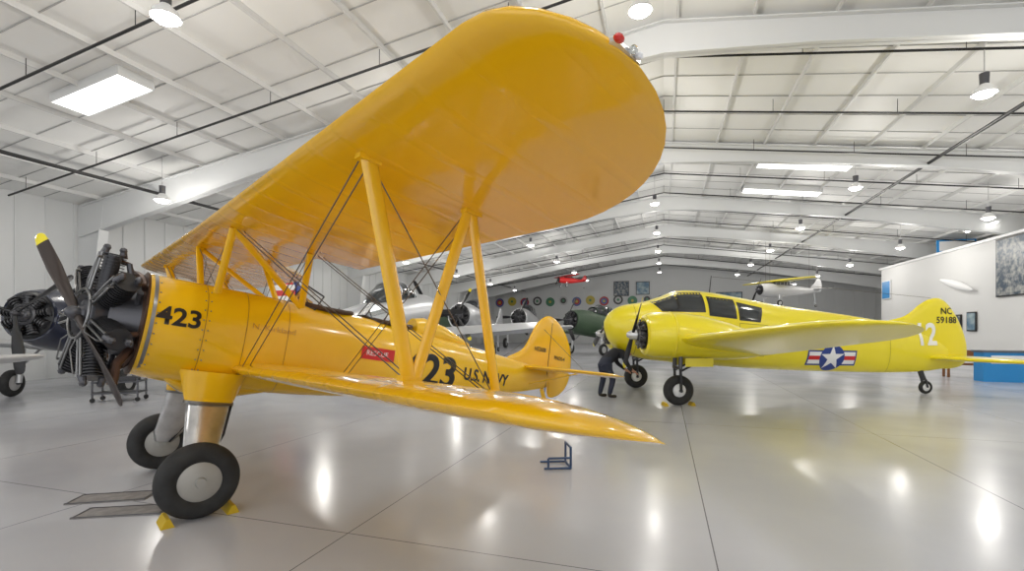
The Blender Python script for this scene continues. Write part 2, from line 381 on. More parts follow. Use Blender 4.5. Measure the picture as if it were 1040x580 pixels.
# ---------------------------------------------------------------- TWIN
BT=empty('twin_engine_airplane',loc=(3.566,12.086,0),rotz=.0423)
fk=[(-1.27,.04,1.86,1.66,2),(-1.15,.28,2.06,1.36,2),(-.85,.45,2.24,1.1,2.1),(-.3,.60,2.34,.92,2.3),(.15,.66,2.48,.86,2.4),(.55,.68,2.62,.82,2.4),(1.2,.69,2.60,.77,2.4),(2.0,.66,2.47,.70,2.4),(3.,.56,2.29,.64,2.3),(4.,.46,2.15,.60,2.2),(5.,.36,2.01,.57,2.2),(6.,.25,1.84,.55,2.1),(7.,.14,1.55,.58,2.),(7.6,.07,1.3,.66,2.)]
mb=MB();mb.rings([sring(x,w,zt,zb,n) for x,w,zt,zb,n in smoothsec(fk,4)],BYEL);bf=mb.obj('fuselage',BT)
for sd in(-1,1):
    decal('window_trim_band',polybm([[(-.2,2.33),(.15,2.45),(.42,2.555),(1.02,2.555),(1.02,2.06),(.0,2.08)],[(1.10,2.46),(1.79,2.38),(1.78,1.90),(1.10,1.98)],[(1.84,2.32),(2.50,2.18),(2.38,1.82),(1.84,1.87)]]),BT,bf,BLK,sd,.004)
for nm,P in(('windshield_side',[(-.1,2.33),(.32,2.48),(.36,2.14),(.05,2.14)]),('window_cockpit',[(.42,2.50),(.96,2.5),(.97,2.12),(.42,2.12)]),('window_cabin_1',[(1.16,2.4),(1.74,2.32),(1.72,1.96),(1.16,2.03)]),('window_cabin_2',[(1.9,2.24),(2.42,2.14),(2.3,1.88),(1.9,1.92)])):
    for sd in(-1,1): decal(nm,polybm([P]),BT,bf,GLASS,sd,.010)
SO=mat('seam_olive',(.35,.29,.01),.5)
def outline(name,P,w,m,closed=True):
    Q=[];K=len(P)
    for i in range(K if closed else K-1):
        a=V(P[i]);b=V(P[(i+1)%K]);d=(b-a).normalized();n=V((-d.y,d.x))*w/2
        Q.append([tuple(a-n),tuple(b-n),tuple(b+n),tuple(a+n)])
    decal(name,polybm(Q),BT,bf,m,-1,.005)
outline('cabin_door_outline',[(1.84,1.80),(2.55,1.75),(2.5,1.0),(1.84,1.05)],.012,SO)
outline('panel_seam_nose',[(-.6,2.25),(-.6,1.05)],.012,SO,False)
outline('panel_seam_tail',[(5.9,1.8),(5.9,.6)],.012,SO,False)
def circ(cx,cz,r,n=28): return [(cx+r*cos(2*pi*k/n),cz+r*sin(2*pi*k/n)) for k in range(n)]
def rotp(P,c,a): return [(c[0]+(x-c[0])*cos(a)-(z-c[1])*sin(a),c[1]+(x-c[0])*sin(a)+(z-c[1])*cos(a)) for x,z in P]
c=(4.3,.95);ra=-.02
def rect(x0,x1,z0,z1): return rotp([(c[0]+x0,c[1]+z0),(c[0]+x1,c[1]+z0),(c[0]+x1,c[1]+z1),(c[0]+x0,c[1]+z1)],c,ra)
decal('insignia_border',polybm([rect(-.66,.66,-.19,.19)]),BT,bf,BLUE,-1,.006)
decal('insignia_bars',polybm([rect(-.62,.62,-.15,.15)]),BT,bf,WHT,-1,.010)
decal('insignia_red',polybm([rect(-.62,.62,-.05,.05)]),BT,bf,RED,-1,.013)
decal('insignia_disc',polybm([circ(*c,.33)]),BT,bf,BLUE,-1,.017)
decal('insignia_star',polybm([[(c[0]+(.32 if k%2==0 else .125)*sin(2*pi*k/10),c[1]+(.32 if k%2==0 else .125)*cos(2*pi*k/10)) for k in range(10)]]),BT,bf,WHT,-1,.022)
mb=MB();mb.cyl((1.4,0,2.55),(1.45,0,3.0),.015,.008,BLK,8);mb.cyl((1.45,0,2.98),(7.2,0,2.46),.004,.004,WIRE,5);mb.obj('antenna',BT)
for sg in(1,-1):
    rs=[]
    def sec(l):
        t=max(0,(l-.4)/5.9);return -.35+.85*t,1.32+.50*t,2.35-1.2*t
    for l in(.4,1.5,3.,4.2,4.9):
        x,z,cc=sec(l);rs.append(wingring(sg*l,x,z,cc,.16,.14-.02*l/6,.02))
    for a in(.2,.4,.55,.7,.82,.91,.97,1.):
        l=4.9+1.35*a;x,z,cc=sec(l);k=max(sqrt(1-a**2.3),.04);off=cc*.5*(1-k);rs.append(wingring(sg*l,x+off,z-off*.16,cc*k,.16,.12,.02))
    mb=MB();mb.rings(rs,BYEL);mb.obj('wing_left' if sg>0 else 'wing_right',BT,ang=60)
    mb=MB();y=-sg*1.55;ox=.27
    prof=[(-1.03,.30,1.54),(-1.06,.38,1.54),(-1.02,.44,1.54),(-.85,.49,1.54),(-.3,.50,1.53),(.2,.48,1.48),(.8,.41,1.40),(1.4,.28,1.32),(2.0,.05,1.26)]
    mb.rings([[V((a+ox,y+r*cos(2*pi*k/36),h+r*sin(2*pi*k/36))) for k in range(36)] for a,r,h in prof],BYEL)
    mb.rings([[V((a+ox,y+r*cos(2*pi*k/36),1.535+r*sin(2*pi*k/36))) for k in range(36)] for a,r in((-.5,.49),(-.47,.515),(-.44,.50))],BYEL,False)
    mb.rings([[V((a+ox,y+r*cos(2*pi*k/36),1.54+r*sin(2*pi*k/36))) for k in range(36)] for a,r in((-1.05,.31),(-1.035,.01))],BLK)
    engine(mb,.34,7,.2,M.Translation((-1.06+ox,y,1.54))@M.Scale(.85,4),0)
    mb.obj('engine_nacelle',BT)
    mb=MB();propeller(mb,1.05,.75 if sg>0 else 1.2,BLK,(1,1),BYEL,M.Translation((-1.28+ox,y,1.54)),.15);mb.rev([(-.12,.001),(-.1,.05),(-.02,.1),(.1,.11)],(-1.3+ox,y,1.54),(1,0,0),ALU,20);mb.obj('propeller',BT)
    mb=MB();wheel(mb,(0,y,.33),.33,.24,hub=WHT,hr=.33)
    for o in(-.17,.17): mb.cyl((0,y+o,.33),(-.02,y+o,.85),.03,.03,BLK);mb.cyl((-.02,y+o,.8),(.0,y+o*.9,1.25),.045,.045,STEEL2)
    mb.cyl((0,y-.19,.33),(0,y+.19,.33),.035,.035,STEEL);mb.cyl((-.02,y-.17,.82),(-.02,y+.17,.82),.03,.03,BLK)
    for o in(-.17,.17): mb.cyl((-.02,y+o,.75),(.75,y+o,1.15),.022,.022,BLK)
    for o in(-.27,.27): mb.box((.35,y+o,.95),(.6,.015,.18),BYEL)
    mb.obj('main_gear',BT)
fn=smoothpoly([(5.9,1.8),(6.5,2.0),(6.9,2.3),(7.2,2.44),(7.5,2.42),(7.8,2.1),(8.05,1.6),(8.15,1.15),(8.1,.8),(7.8,.66),(7.4,.7),(7.3,1.2),(6.6,1.5)])
bfin=slab('fin_and_rudder',fn,.12,BYEL,BT)
s=[(7.05,.05),(7.15,.8),(7.35,1.6),(7.6,2.05),(7.85,2.1),(8.05,1.8),(8.12,1.0),(8.0,.1)]
slab('horizontal_stabilizer',smoothpoly(s+[(x,-l) for x,l in s[::-1]]),.1,BYEL,BT,'z',.93)
mb=MB();wheel(mb,(7.05,0,.17),.17,.1,hub=WHT);mb.strut((6.9,0,.62),(7.0,0,.36),.14,.1,STEEL);mb.cyl((7.0,.07,.38),(7.05,.07,.17),.022,.022,STEEL);mb.cyl((7.0,-.07,.38),(7.05,-.07,.17),.022,.022,STEEL);mb.obj('tail_wheel',BT)
decal('tail_number_text',textbm('NC\n59188',.23,7.55,2.0,0,.95,.004),BT,bfin,BLK,-1,.008)
decal('fin_12',textbm('12',.78,6.98,1.5,0,.8,.02),BT,[bfin,bf],WHT,-1,.01)

# ---------------------------------------------------------------- HANGAR
PS=radians(-17.46)
def hw(u,v,z=0): return (cos(PS)*u-sin(PS)*v, sin(PS)*u+cos(PS)*v, z)
fm=bpy.data.materials.new('polished_floor');fm.use_nodes=True;nt=fm.node_tree;b=nt.nodes['Principled BSDF'];N=nt.nodes.new;L=nt.links.new
tc=N('ShaderNodeTexCoord');sp=N('ShaderNodeSeparateXYZ');L(tc.outputs['Object'],sp.inputs[0])
def line(out,off,per,wd):
    a=N('ShaderNodeMath');a.operation='SUBTRACT';a.inputs[1].default_value=off;L(out,a.inputs[0])
    p=N('ShaderNodeMath');p.operation='PINGPONG';p.inputs[1].default_value=per/2;L(a.outputs[0],p.inputs[0])
    q=N('ShaderNodeMath');q.operation='LESS_THAN';q.inputs[1].default_value=wd;L(p.outputs[0],q.inputs[0]);return q.outputs[0]
l1=line(sp.outputs[0],.36,2.83,.005);l2=line(sp.outputs[1],3.37,5.66,.005)
mx=N('ShaderNodeMath');mx.operation='MAXIMUM';L(l1,mx.inputs[0]);L(l2,mx.inputs[1])
n1=N('ShaderNodeTexNoise');n1.inputs['Scale'].default_value=.35;n1.inputs['Detail'].default_value=5;L(tc.outputs['Object'],n1.inputs['Vector'])
cr=N('ShaderNodeValToRGB');cr.color_ramp.elements[0].position=.35;cr.color_ramp.elements[1].position=.7;cr.color_ramp.elements[0].color=(.455,.465,.50,1);cr.color_ramp.elements[1].color=(.54,.545,.575,1);L(n1.outputs[0],cr.inputs[0])
mm=N('ShaderNodeMix');mm.data_type='RGBA';L(mx.outputs[0],mm.inputs[0]);L(cr.outputs[0],mm.inputs[6]);mm.inputs[7].default_value=(.16,.16,.17,1);L(mm.outputs[2],b.inputs['Base Color'])
n2=N('ShaderNodeTexNoise');n2.inputs['Scale'].default_value=.8;n2.inputs['Detail'].default_value=2;L(tc.outputs['Object'],n2.inputs['Vector'])
mr=N('ShaderNodeMapRange');mr.inputs[1].default_value=.3;mr.inputs[2].default_value=.7;mr.inputs[3].default_value=.17;mr.inputs[4].default_value=.27;L(n2.outputs[0],mr.inputs[0]);L(mr.outputs[0],b.inputs['Roughness'])
b.inputs['Coat Weight'].default_value=.1;b.inputs['Coat Roughness'].default_value=.12
WALL=mat('wall_panel_white',(.66,.67,.67),.6);WALL2=mat('office_wall_white',(.76,.76,.75),.6);CEIL=mat('ceiling_insulation_white',(.82,.82,.80),.55)
BATT=mat('ceiling_seam_grey',(.42,.42,.42),.6);PURL=mat('purlin_white',(.66,.66,.65),.5)
BEAM=mat('frame_paint_white',(.68,.69,.69),.5);PIPE=mat('sprinkler_pipe_black',(.012,.012,.012),.4)
SKY=mat('skylight_panel',(1,1,.97),.5,emis=2.4)
LAMP=mat('lamp_glow',(1,.98,.93),.5,emis=14)
V0,V1=-9,55;UL,UR=-19.5,19.5;HE,HR=6.0,8.75
mb=MB();mb.box((0,(V0+V1)/2,-.1),(UR-UL,V1-V0,.2),fm);mb.obj('floor',smooth=False,rotz=PS)
mb=MB();mb.box((UL-.1,(V0+V1)/2,HE/2),(.2,V1-V0,HE),WALL);
for k in range(80): mb.box((UL+.015,V0+.4+k*.8,HE/2),(.03,.05,HE),WALL)
mb.obj('wall_left',smooth=False,rotz=PS)
mb=MB();mb.box((UR+.1,(V0+V1)/2,HE/2),(.2,V1-V0,HE),WALL);mb.obj('wall_right',smooth=False,rotz=PS)
mb=MB();mb.add([(UL,V1,0),(UR,V1,0),(UR,V1,HE),(0,V1,HR),(UL,V1,HE)]+[(UL,V1+.2,0),(UR,V1+.2,0),(UR,V1+.2,HE),(0,V1+.2,HR),(UL,V1+.2,HE)],[[0,1,2,3,4],[9,8,7,6,5]],WALL);
for k in range(48): mb.box((UL+.4+k*.8,V1-.015,3.),(.05,.03,6),WALL)
mb.obj('wall_back',smooth=False,rotz=PS)
mb=MB()
for s_ in(-1,1):
    mb.add([(s_*19.5,V0,HE),(0,V0,HR),(0,V1,HR),(s_*19.5,V1,HE),(s_*19.5,V0,HE+.15),(0,V0,HR+.15),(0,V1,HR+.15),(s_*19.5,V1,HE+.15)],[[0,1,2,3],[7,6,5,4]],CEIL)
mb.obj('ceiling',smooth=False,rotz=PS)
def zc(u): return HR-(HR-HE)*abs(u)/19.5
mb=MB()
for k in range(-12,13):
    u=k*1.55+.3
    mb.box((u,(V0+V1)/2,zc(u)-.06),(.05,V1-V0,.12),PURL)
v=V0+1.2
while v<V1:
    for s_ in(-1,1):
        p0=V((s_*19.4,v,zc(19.4)-.012));p1=V((0,v,HR-.012));mb.strut(p0,p1,.03,.02,BATT,(0,1,0))
    v+=1.22
mb.obj('trim_purlins',smooth=False,rotz=PS)
for v in[-3.5,4,11.5,19,26.5,34,41.5,49]:
    mb=MB()
    for s_ in(-1,1):
        pr=[(19.2,1.1),(14,.85),(8,.55),(3,.6),(0,.75)]
        for i in range(4):
            (ua,da),(ub,db)=pr[i],pr[i+1]
            za,zb=zc(ua)-.12,zc(ub)-.12
            for wd,a0,a1,b0,b1 in((.03,0,da,0,db),(.26,da-.03,da,db-.03,db),(.26,0,.03,0,.03)):
                vs=[(s_*ua,v+q*wd/2,za-a) for q in(-1,1) for a in(a0,a1)]+[(s_*ub,v+q*wd/2,zb-a) for q in(-1,1) for a in(b0,b1)]
                mb.add(vs,[[0,1,3,2],[4,6,7,5],[0,4,5,1],[2,3,7,6],[0,2,6,4],[1,5,7,3]],BEAM)
        mb.add([(s_*19.45,v-.02,0),(s_*18.95,v-.02,0),(s_*18.2,v-.02,zc(19)-.2),(s_*19.45,v-.02,zc(19)-.1),(s_*19.45,v+.02,0),(s_*18.95,v+.02,0),(s_*18.2,v+.02,zc(19)-.2),(s_*19.45,v+.02,zc(19)-.1)],[[0,1,2,3],[7,6,5,4],[1,5,6,2],[0,3,7,4]],BEAM)
        mb.add([(s_*18.95,v-.15,0),(s_*18.95,v+.15,0),(s_*18.2,v+.15,zc(19)-1.),(s_*18.2,v-.15,zc(19)-1.),(s_*18.92,v-.15,0),(s_*18.92,v+.15,0),(s_*18.17,v+.15,zc(19)-1.),(s_*18.17,v-.15,zc(19)-1.)],[[0,1,2,3],[7,6,5,4],[0,4,5,1],[2,6,7,3],[1,5,6,2],[0,3,7,4]],BEAM)
    mb.obj('trim_frame',smooth=False,rotz=PS)
mb=MB()
v=0.
while v<V1-1:
    for s_ in(-1,1): mb.cyl((s_*18.8,v,zc(18.8)-.42),(0,v,HR-.42),.028,.028,PIPE,8)
    for u in range(-18,19,3): mb.cyl((u,v,zc(u)-.42),(u,v,zc(u)-.05),.008,.008,PIPE,5)
    v+=3.1
for u in(-15.5,8.2): mb.cyl((u,V0+.5,zc(u)-.55),(u,V1-.5,zc(u)-.55),.05,.05,PIPE,10)
mb.obj('sprinkler_pipes',rotz=PS)  # sprinkler pipework with its hanger rods, not trim
k=0
for u0,u1,va,vb in((-13,-10.9,7.15,7.9),(3.5,6.6,20.4,21.2),(3.5,6.6,24.1,24.9),(3.5,6.6,41.7,42.5),(-6.6,-3.5,24.1,24.9),(-6.6,-3.5,41.7,42.5),(-13,-10.9,17.5,18.3),(-6.6,-3.5,34,34.8),(3.5,6.6,2,2.8),(-6.6,-3.5,2,2.8)):
    k+=1;mb=MB();mb.add([(u0,va,zc(u0)-.2),(u1,va,zc(u1)-.2),(u1,vb,zc(u1)-.2),(u0,vb,zc(u0)-.2)],[[0,1,2,3]],SKY)
    for a,b2 in(((u0,va),(u1,va)),((u1,va),(u1,vb)),((u1,vb),(u0,vb)),((u0,vb),(u0,va))): mb.strut((a[0],a[1],zc(a[0])-.11),(b2[0],b2[1],zc(b2[0])-.11),.04,.22,BEAM,(b2[1]-a[1],b2[0]-a[0],0))
    mb.obj('window_%d'%k,smooth=False,rotz=PS)
for u in(-14,-7.2,-.4,6.3,11.5):
    for j in range(-1,7):
        v=5.4+7*j+(3.5 if u==-.4 else 0)
        if u==-14: v-=2.
        if u==11.5: v+=3
        z=zc(u)-1.35
        mb=MB();mb.cyl((0,0,.35),(0,0,1.33),.012,.012,ALU,6);mb.cyl((0,0,.18),(0,0,.42),.075,.085,STEEL2,12)
        mb.rev([(.2,.07),(.16,.1),(.1,.17),(.0,.2),(-.005,.205),(0,.19),(.09,.16),(.15,.09)],(0,0,0),(0,0,1),WHT,20);mb.rev([(.02,.185),(-.06,.13),(-.09,.001)],(0,0,0),(0,0,1),LAMP,16)
        o=mb.obj('hanging_lamp');o.location=hw(u,v,z)
        if j>5: continue
        ld=bpy.data.lights.new('lamp_light','POINT');ld.energy=138;ld.shadow_soft_size=.17;ld.color=(1,.965,.91)
        lo=bpy.data.objects.new('lamp_light',ld);sc.collection.objects.link(lo);lo.location=(0,0,-.28);lo.parent=o
# office block on right
def hobj(mb,name,smooth=False): return mb.obj(name,smooth=smooth,rotz=PS)
mb=MB();mb.box((16.7,22,2.8),(5.4,33,5.6),WALL2);mb.box((13.98,22,5.65),(.2,33.2,.12),WHT);hobj(mb,'wall_office')
FRB=mat('frame_black',(.02,.02,.02),.4)
def picture(name,v,z,w,h,m,u=13.97,fr=FRB):
    mb=MB();mb.box((u-.025,v,z),(.05,w+.12,h+.12),fr);mb.box((u-.055,v,z),(.02,w,h),m);return hobj(mb,name)
CROWD=mat('poster_crowd_print',(.03,.06,.10),.4,noise=(4.5,(.45,.45,.42)))
MAPP=mat('poster_map_print',(.1,.2,.3),.4,noise=(2.,(.5,.6,.6)))
picture('wall_poster',25.3,4.3,2.5,2.4,CROWD)
picture('framed_picture',31.0,1.9,.7,.9,MAPP);picture('framed_picture',29.6,1.9,.6,.8,CROWD);picture('framed_picture',28.4,2.0,.6,.8,MAPP)
picture('wall_sign_blue',37.6,4.2,1.1,1.1,SKYB,fr=WHT)
mb=MB();mb.box((13.94,34.2,1.05),(.05,1.0,2.1),mat('door_grey',(.35,.36,.38),.5));mb.box((13.92,34.2,2.15),(.09,1.2,.1),WHT);mb.box((13.92,33.65,1.07),(.09,.08,2.15),WHT);mb.box((13.92,34.75,1.07),(.09,.08,2.15),WHT);mb.cyl((13.91,33.85,1.0),(13.84,33.85,1.0),.03,.03,CHR);hobj(mb,'door_1')
mb=MB();mb.box((14.85,31.6,6.08),(1.7,.07,.66),SKYB);mb.box((14.85,31.55,6.08),(1.5,.05,.5),WHT)
for q in(-.7,.7): mb.cyl((14.85+q,31.65,5.61),(14.85+q,31.65,6.3),.03,.03,BLK)
hobj(mb,'billboard_panel')
mb=MB();mb.box((13.7,27.2,6.33),(.18,2.4,.1),WHT);mb.cyl((13.7,26.1,6.25),(13.7,28.3,6.25),.04,.04,LAMP)
for q in(-1,1): mb.cyl((13.7,27.2+q,6.37),(13.7,27.2+q,zc(13.7)-.02),.01,.01,ALU)
hobj(mb,'fluorescent_light')
mb=MB();T=M.Translation((13.78,29.4,3.85))@M.Rotation(.25,4,'X')
mb.rings([[T@V((.07*k2*cos(q*pi/8),y,.2*k2*sin(q*pi/8))) for q in range(16)] for y,k2 in((-1.5,.03),(-1.3,.4),(-.9,.75),(-.3,1),(.4,.95),(1.,.65),(1.35,.35),(1.5,.03))],WHT);mb.cyl((13.78,29.4,3.85),(13.96,29.4,3.85),.03,.03,BLK);hobj(mb,'display_kayak',True)
mb=MB();mb.box((11.6,19.2,.46),(4.0,.5,.92),SKYB);mb.box((11.6,19.2,.95),(4.1,.6,.06),mat('counter_top',(.1,.12,.15),.3));mb.box((11.6,18.94,.7),(3.6,.02,.25),WHT);hobj(mb,'display_counter')
mb=MB();WD=mat('wood_brown',(.25,.1,.03),.5)
mb.box((10.0,20.5,.45),(1.5,.4,.06),WD)
for q in(-.65,.65):
    for r_ in(-.15,.15): mb.box((10.0+q,20.5+r_,.21),(.06,.06,.42),WD)
mb.box((10.0,20.7,.75),(1.5,.05,.35),WD);mb.box((9.4,20.7,.55),(.05,.05,.3),WD);mb.box((10.6,20.7,.55),(.05,.05,.3),WD);hobj(mb,'wooden_bench')
cols=[(.05,.1,.3),(.5,.4,.05),(.4,.03,.03),(.03,.03,.03),(.05,.2,.1),(.5,.5,.5)]
PM=[mat('plaque_%d'%i,c,.4) for i,c in enumerate(cols)]
mb=MB()
for i in range(17):
    u=-18.8+i*1.55;z=4.75+.12*(i%2)
    mb.rev([(0,.001),(0,.52),(.05,.52)],(u,V1-.12,z),(0,1,0),PM[i%6],24);mb.rev([(-.02,.001),(-.02,.34),(.03,.34)],(u,V1-.13,z),(0,1,0),PM[(i*5+2)%6],20);mb.rev([(-.04,.001),(-.04,.15),(.03,.15)],(u,V1-.13,z),(0,1,0),PM[(i*3+1)%6],16)
hobj(mb,'wall_plaques')
for u,z,w_,h_ in((-4.5,6.1,1.5,1.5),(-2.2,6.1,1.3,1.3),(2.,5.,2.,1.2),(6.5,4.8,2.4,1.2)):
    mb=MB();mb.box((u,V1-.1,z),(w_+.15,.06,h_+.15),FRB);mb.box((u,V1-.14,z),(w_,.03,h_),random.choice([CROWD,MAPP]));hobj(mb,'wall_poster')
mb=MB();mb.box((UL+.1,12.6,3.0),(.06,.9,.8),FRB);mb.box((UL+.14,12.6,3.0),(.03,.8,.7),WHT);hobj(mb,'wall_notice')

# ---------------------------------------------------------------- background aircraft
NAVY=mat('navy_blue_paint',(.008,.012,.035),.3,0,.4);SILV=mat('silver_paint',(.6,.61,.63),.3,.5);GREEN=mat('olive_green_paint',(.05,.09,.05),.5);LGREY=mat('light_grey_paint',(.5,.5,.5),.4)
def zcw(loc):
    u=cos(PS)*loc[0]+sin(PS)*loc[1];return zc(u)-.1
def airplane(name,loc,r,body,wing,tail=None,s=1.,stripes=False,high=False,pitch=.1,blades=3,hang=False,pa=.5,tipm=None):
    W=M.Translation(loc)@M.Rotation(r,4,'Z')@M.Scale(s,4)
    E=empty(name,W);tail=tail or body
    T=M.Translation((0,0,.5))@M.Rotation(pitch,4,'Y')@M.Translation((0,0,-.5)) if pitch else M.Identity(4)
    mb=MB();k=[(-2.0,.55,2.35,1.2,2),(-1.6,.64,2.45,1.1,2),(-.8,.62,2.5,1.02,2.1),(.4,.56,2.45,1.,2.2),(2.,.46,2.38,1.1,2.2),(3.6,.3,2.2,1.35,2.1),(5.2,.12,2.05,1.6,2),(5.9,.04,1.98,1.72,2)]
    mb.rings([sring(*q,N=24) for q in smoothsec(k,3)],body,T=T)
    mb.rings([sring(x,.5*q,1.78+.56*q,1.78-.56*q,2,24) for x,q in((-2.01,.98),(-2.03,.9),(-1.98,.02))],BLK,T=T)
    engine(mb,.46,9,.25,T@M.Translation((-2.08,0,1.78)),0,1)
    mb.obj('fuselage',E)
    mb=MB();mb.rings([sring(x,w,zt,2.2,2.2,20) for x,w,zt in((-.6,.3,2.3),(-.25,.36,2.75),(.3,.38,2.95),(1.2,.36,2.92),(1.9,.28,2.65),(2.4,.1,2.35))],GLASS,T=T)
    for x,w,zt in((-.25,.37,2.77),(.3,.39,2.97),(.8,.39,2.96),(1.2,.37,2.94)): mb.rings([sring(x+o,w,zt,2.2,2.2,20) for o in(-.03,.03)],body,T=T,cap=False)
    mb.obj('canopy',E)
    z0=2.75 if high else 1.15
    rs=[]
    for l in(-5,-4.9,-4.6,-4,-2,-.4,.4,2,4,4.6,4.9,5):
        a=abs(l);c=1.9-.16*a;q=1 if a<4.5 else (.9 if a<4.7 else(.65 if a<4.95 else .15));rs.append(wingring(l,-.7+.08*a+c*(1-q)*.4,z0+.07*a*(not high),c*q,.04,.13,.02))
    mb=MB();mb.rings(rs,wing,T=T);mb.obj('wing',E,ang=60)
    mb=MB();F=smoothpoly([(4.6,2.05),(5.2,2.7),(5.5,3.15),(5.8,3.2),(6.1,2.9),(6.2,2.3),(6.1,1.8),(5.6,1.7)])
    m0=MB();slab('',F,.1,tail,None,mb=m0)
    if stripes:
        m0=MB();slab('',[(4.6,2.05),(5.15,2.65),(5.45,3.1),(5.5,1.9),(5.3,1.8)],.1,BLUE,None,mb=m0)
        zz=1.7;i=0
        while zz<3.2:
            m0.box((5.83,0,zz+.06),(.62-.12*(zz>2.9),.09,.12),(RED,WHT)[i%2]);zz+=.12;i+=1
    mb.v=[T@p for p in m0.v];mb.f=m0.f;mb.m=m0.m;mb.mats=m0.mats
    S=[(5.0,.05),(5.2,1.2),(5.4,1.7),(5.7,1.75),(5.85,1.2),(5.9,.05)];m0=MB();slab('',smoothpoly(S+[(x,-l) for x,l in S[::-1]]),.09,tail,None,'z',2.0,mb=m0)
    mb.add([T@p for p in m0.v],m0.f,tail);mb.obj('tail',E)
    mb=MB();propeller(mb,1.35,pa,BLK,(1,1,1),tipm,T@M.Translation((-2.4,0,1.78)),.2,blades);mb.obj('propeller',E)
    mb=MB()
    for sd in(-1,1):
        wheel(mb,(-.6,sd*1.25,.33),.33,.2,hub=LGREY);mb.cyl((-.6,sd*1.1,.33),(-.5,sd*1.1,1.2),.06,.07,SILV);mb.cyl((-.6,sd*1.25,.33),(-.6,sd*1.08,.33),.04,.04,STEEL);mb.cyl((-.58,sd*1.1,.7),(.1,sd*1.1,1.15),.03,.03,SILV)
    h=(T@V((5.2,0,1.7)))
    mb.cyl((h.x,0,h.z),(5.35,0,.15),.05,.04,SILV);wheel(mb,(5.4,0,.15),.15,.1)
    if hang:
        zt=(zcw(loc)-loc[2])/s
        for x,y in((-1,.3),(-1,-.3),(4.5,0)): mb.cyl((x,y,2.),(x,y,zt),.012,.012,WIRE,5)
    mb.obj('landing_gear',E)
    return E
airplane('fighter_airplane',(-11.2,12.7,0),1.75,NAVY,LGREY,s=1.,blades=3,pa=.9)
airplane('fighter_airplane',(-10.75,5.2,0),2.3,LGREY,LGREY,s=.82,blades=3)
airplane('trainer_airplane',(-4.6,20.7,0),-1.8,SILV,SILV,stripes=True,s=1.25)
airplane('trainer_airplane',(-2.4,28.6,0),1.35,SILV,SILV,s=1.2,tipm=BYEL)
airplane('trainer_airplane',(-9.5,30,0),1.0,BLUE,BYEL,s=.9)
airplane('bomber_airplane',(5.2,31,0),.7,GREEN,GREEN,s=1.1)
airplane('transport_airplane',(1.2,42,0),1.3,SILV,SILV,s=1.3)
airplane('bomber_airplane',(-6.5,40.5,0),1.3,GREEN,NAVY,s=1.2)
airplane('fighter_airplane',(14.5,40,0),2.6,NAVY,NAVY,s=1.)
airplane('hanging_airplane',(17.2,31.5,3.1),.25,LGREY,BYEL,s=.6,high=True,hang=True,blades=2,pitch=0)
airplane('hanging_airplane',(4.9,44,5.4),.5,RED,RED,s=.38,high=True,hang=True,blades=2,pitch=0)

# ---------------------------------------------------------------- small things
def chock(name,x,y,r):
    mb=MB();vs=[(-.12,-.05,0),(.12,-.05,0),(.12,.05,0),(-.12,.05,0),(-.12,-.02,.07),(.12,-.02,.07),(.12,.01,.07),(-.12,.01,.07)]
    mb.add(vs,[[0,1,2,3],[4,7,6,5],[0,4,5,1],[1,5,6,2],[2,6,7,3],[3,7,4,0]],mat('chock_yellow',(.6,.4,.01),.6))
    return mb.obj(name,loc=(x,y,0),rotz=r,smooth=False)
wl=V((-2.79,4.29));fw=V((-.727,-.6865))
for sg,d in((1,.24),(-1,.25)):
    p=wl+fw*d*sg;chock('wheel_chock',p.x,p.y,phi+pi/2)
chock('wheel_chock',3.63+.30,10.55,pi/2);chock('wheel_chock',3.63-.30,10.5,-pi/2)
mb=MB();BS=mat('blue_steel',(.02,.05,.12),.4)
for a,b_ in(((0,0,.02),(.32,0,.02)),((0,.3,.02),(.32,.3,.02)),((.32,0,.02),(.32,.3,.02)),((.32,0,.02),(.32,0,.26)),((.32,.3,.02),(.32,.3,.26)),((.32,0,.26),(.32,.3,.26)),((.32,0,.14),(.05,0,.14)),((.05,0,.14),(.05,0,.02))): mb.cyl(a,b_,.014,.014,BS,8)
mb.obj('steel_stand',loc=(.38,5.7,0),rotz=.1)
MATM=mat('floor_plate_grey',(.20,.19,.19),.6,noise=(12,(.28,.27,.26)))
for x,y,a,sx,sy in((-3.95,4.78,.2,.68,.28),(-3.55,4.42,.16,.72,.26)):
    mb=MB();mb.box((0,0,.005),(sx,sy,.01),MATM)
    for q in(-1,1): mb.box((0,q*sy*.46,.012),(sx,.012,.006),STEEL2);mb.box((q*sx*.48,0,.012),(.012,sy*.9,.006),STEEL2)
    mb.obj('floor_plate',loc=(x,y,0),rotz=a,smooth=False)
mb=MB()
for z in(.2,.45): mb.box((0,0,z),(.9,.5,.03),STEEL2)
for x in(-.43,.43):
    for y in(-.23,.23): mb.box((x,y,.3),(.03,.03,.45),STEEL2);mb.cyl((x,y-.015,.05),(x,y+.015,.05),.05,.05,RUB,16)
mb.box((-.2,0,.53),(.3,.25,.14),STEEL);mb.box((.2,0,.51),(.3,.3,.1),STEEL);mb.obj('tool_cart',loc=(-9.1,11.2,0),rotz=.3,smooth=False)

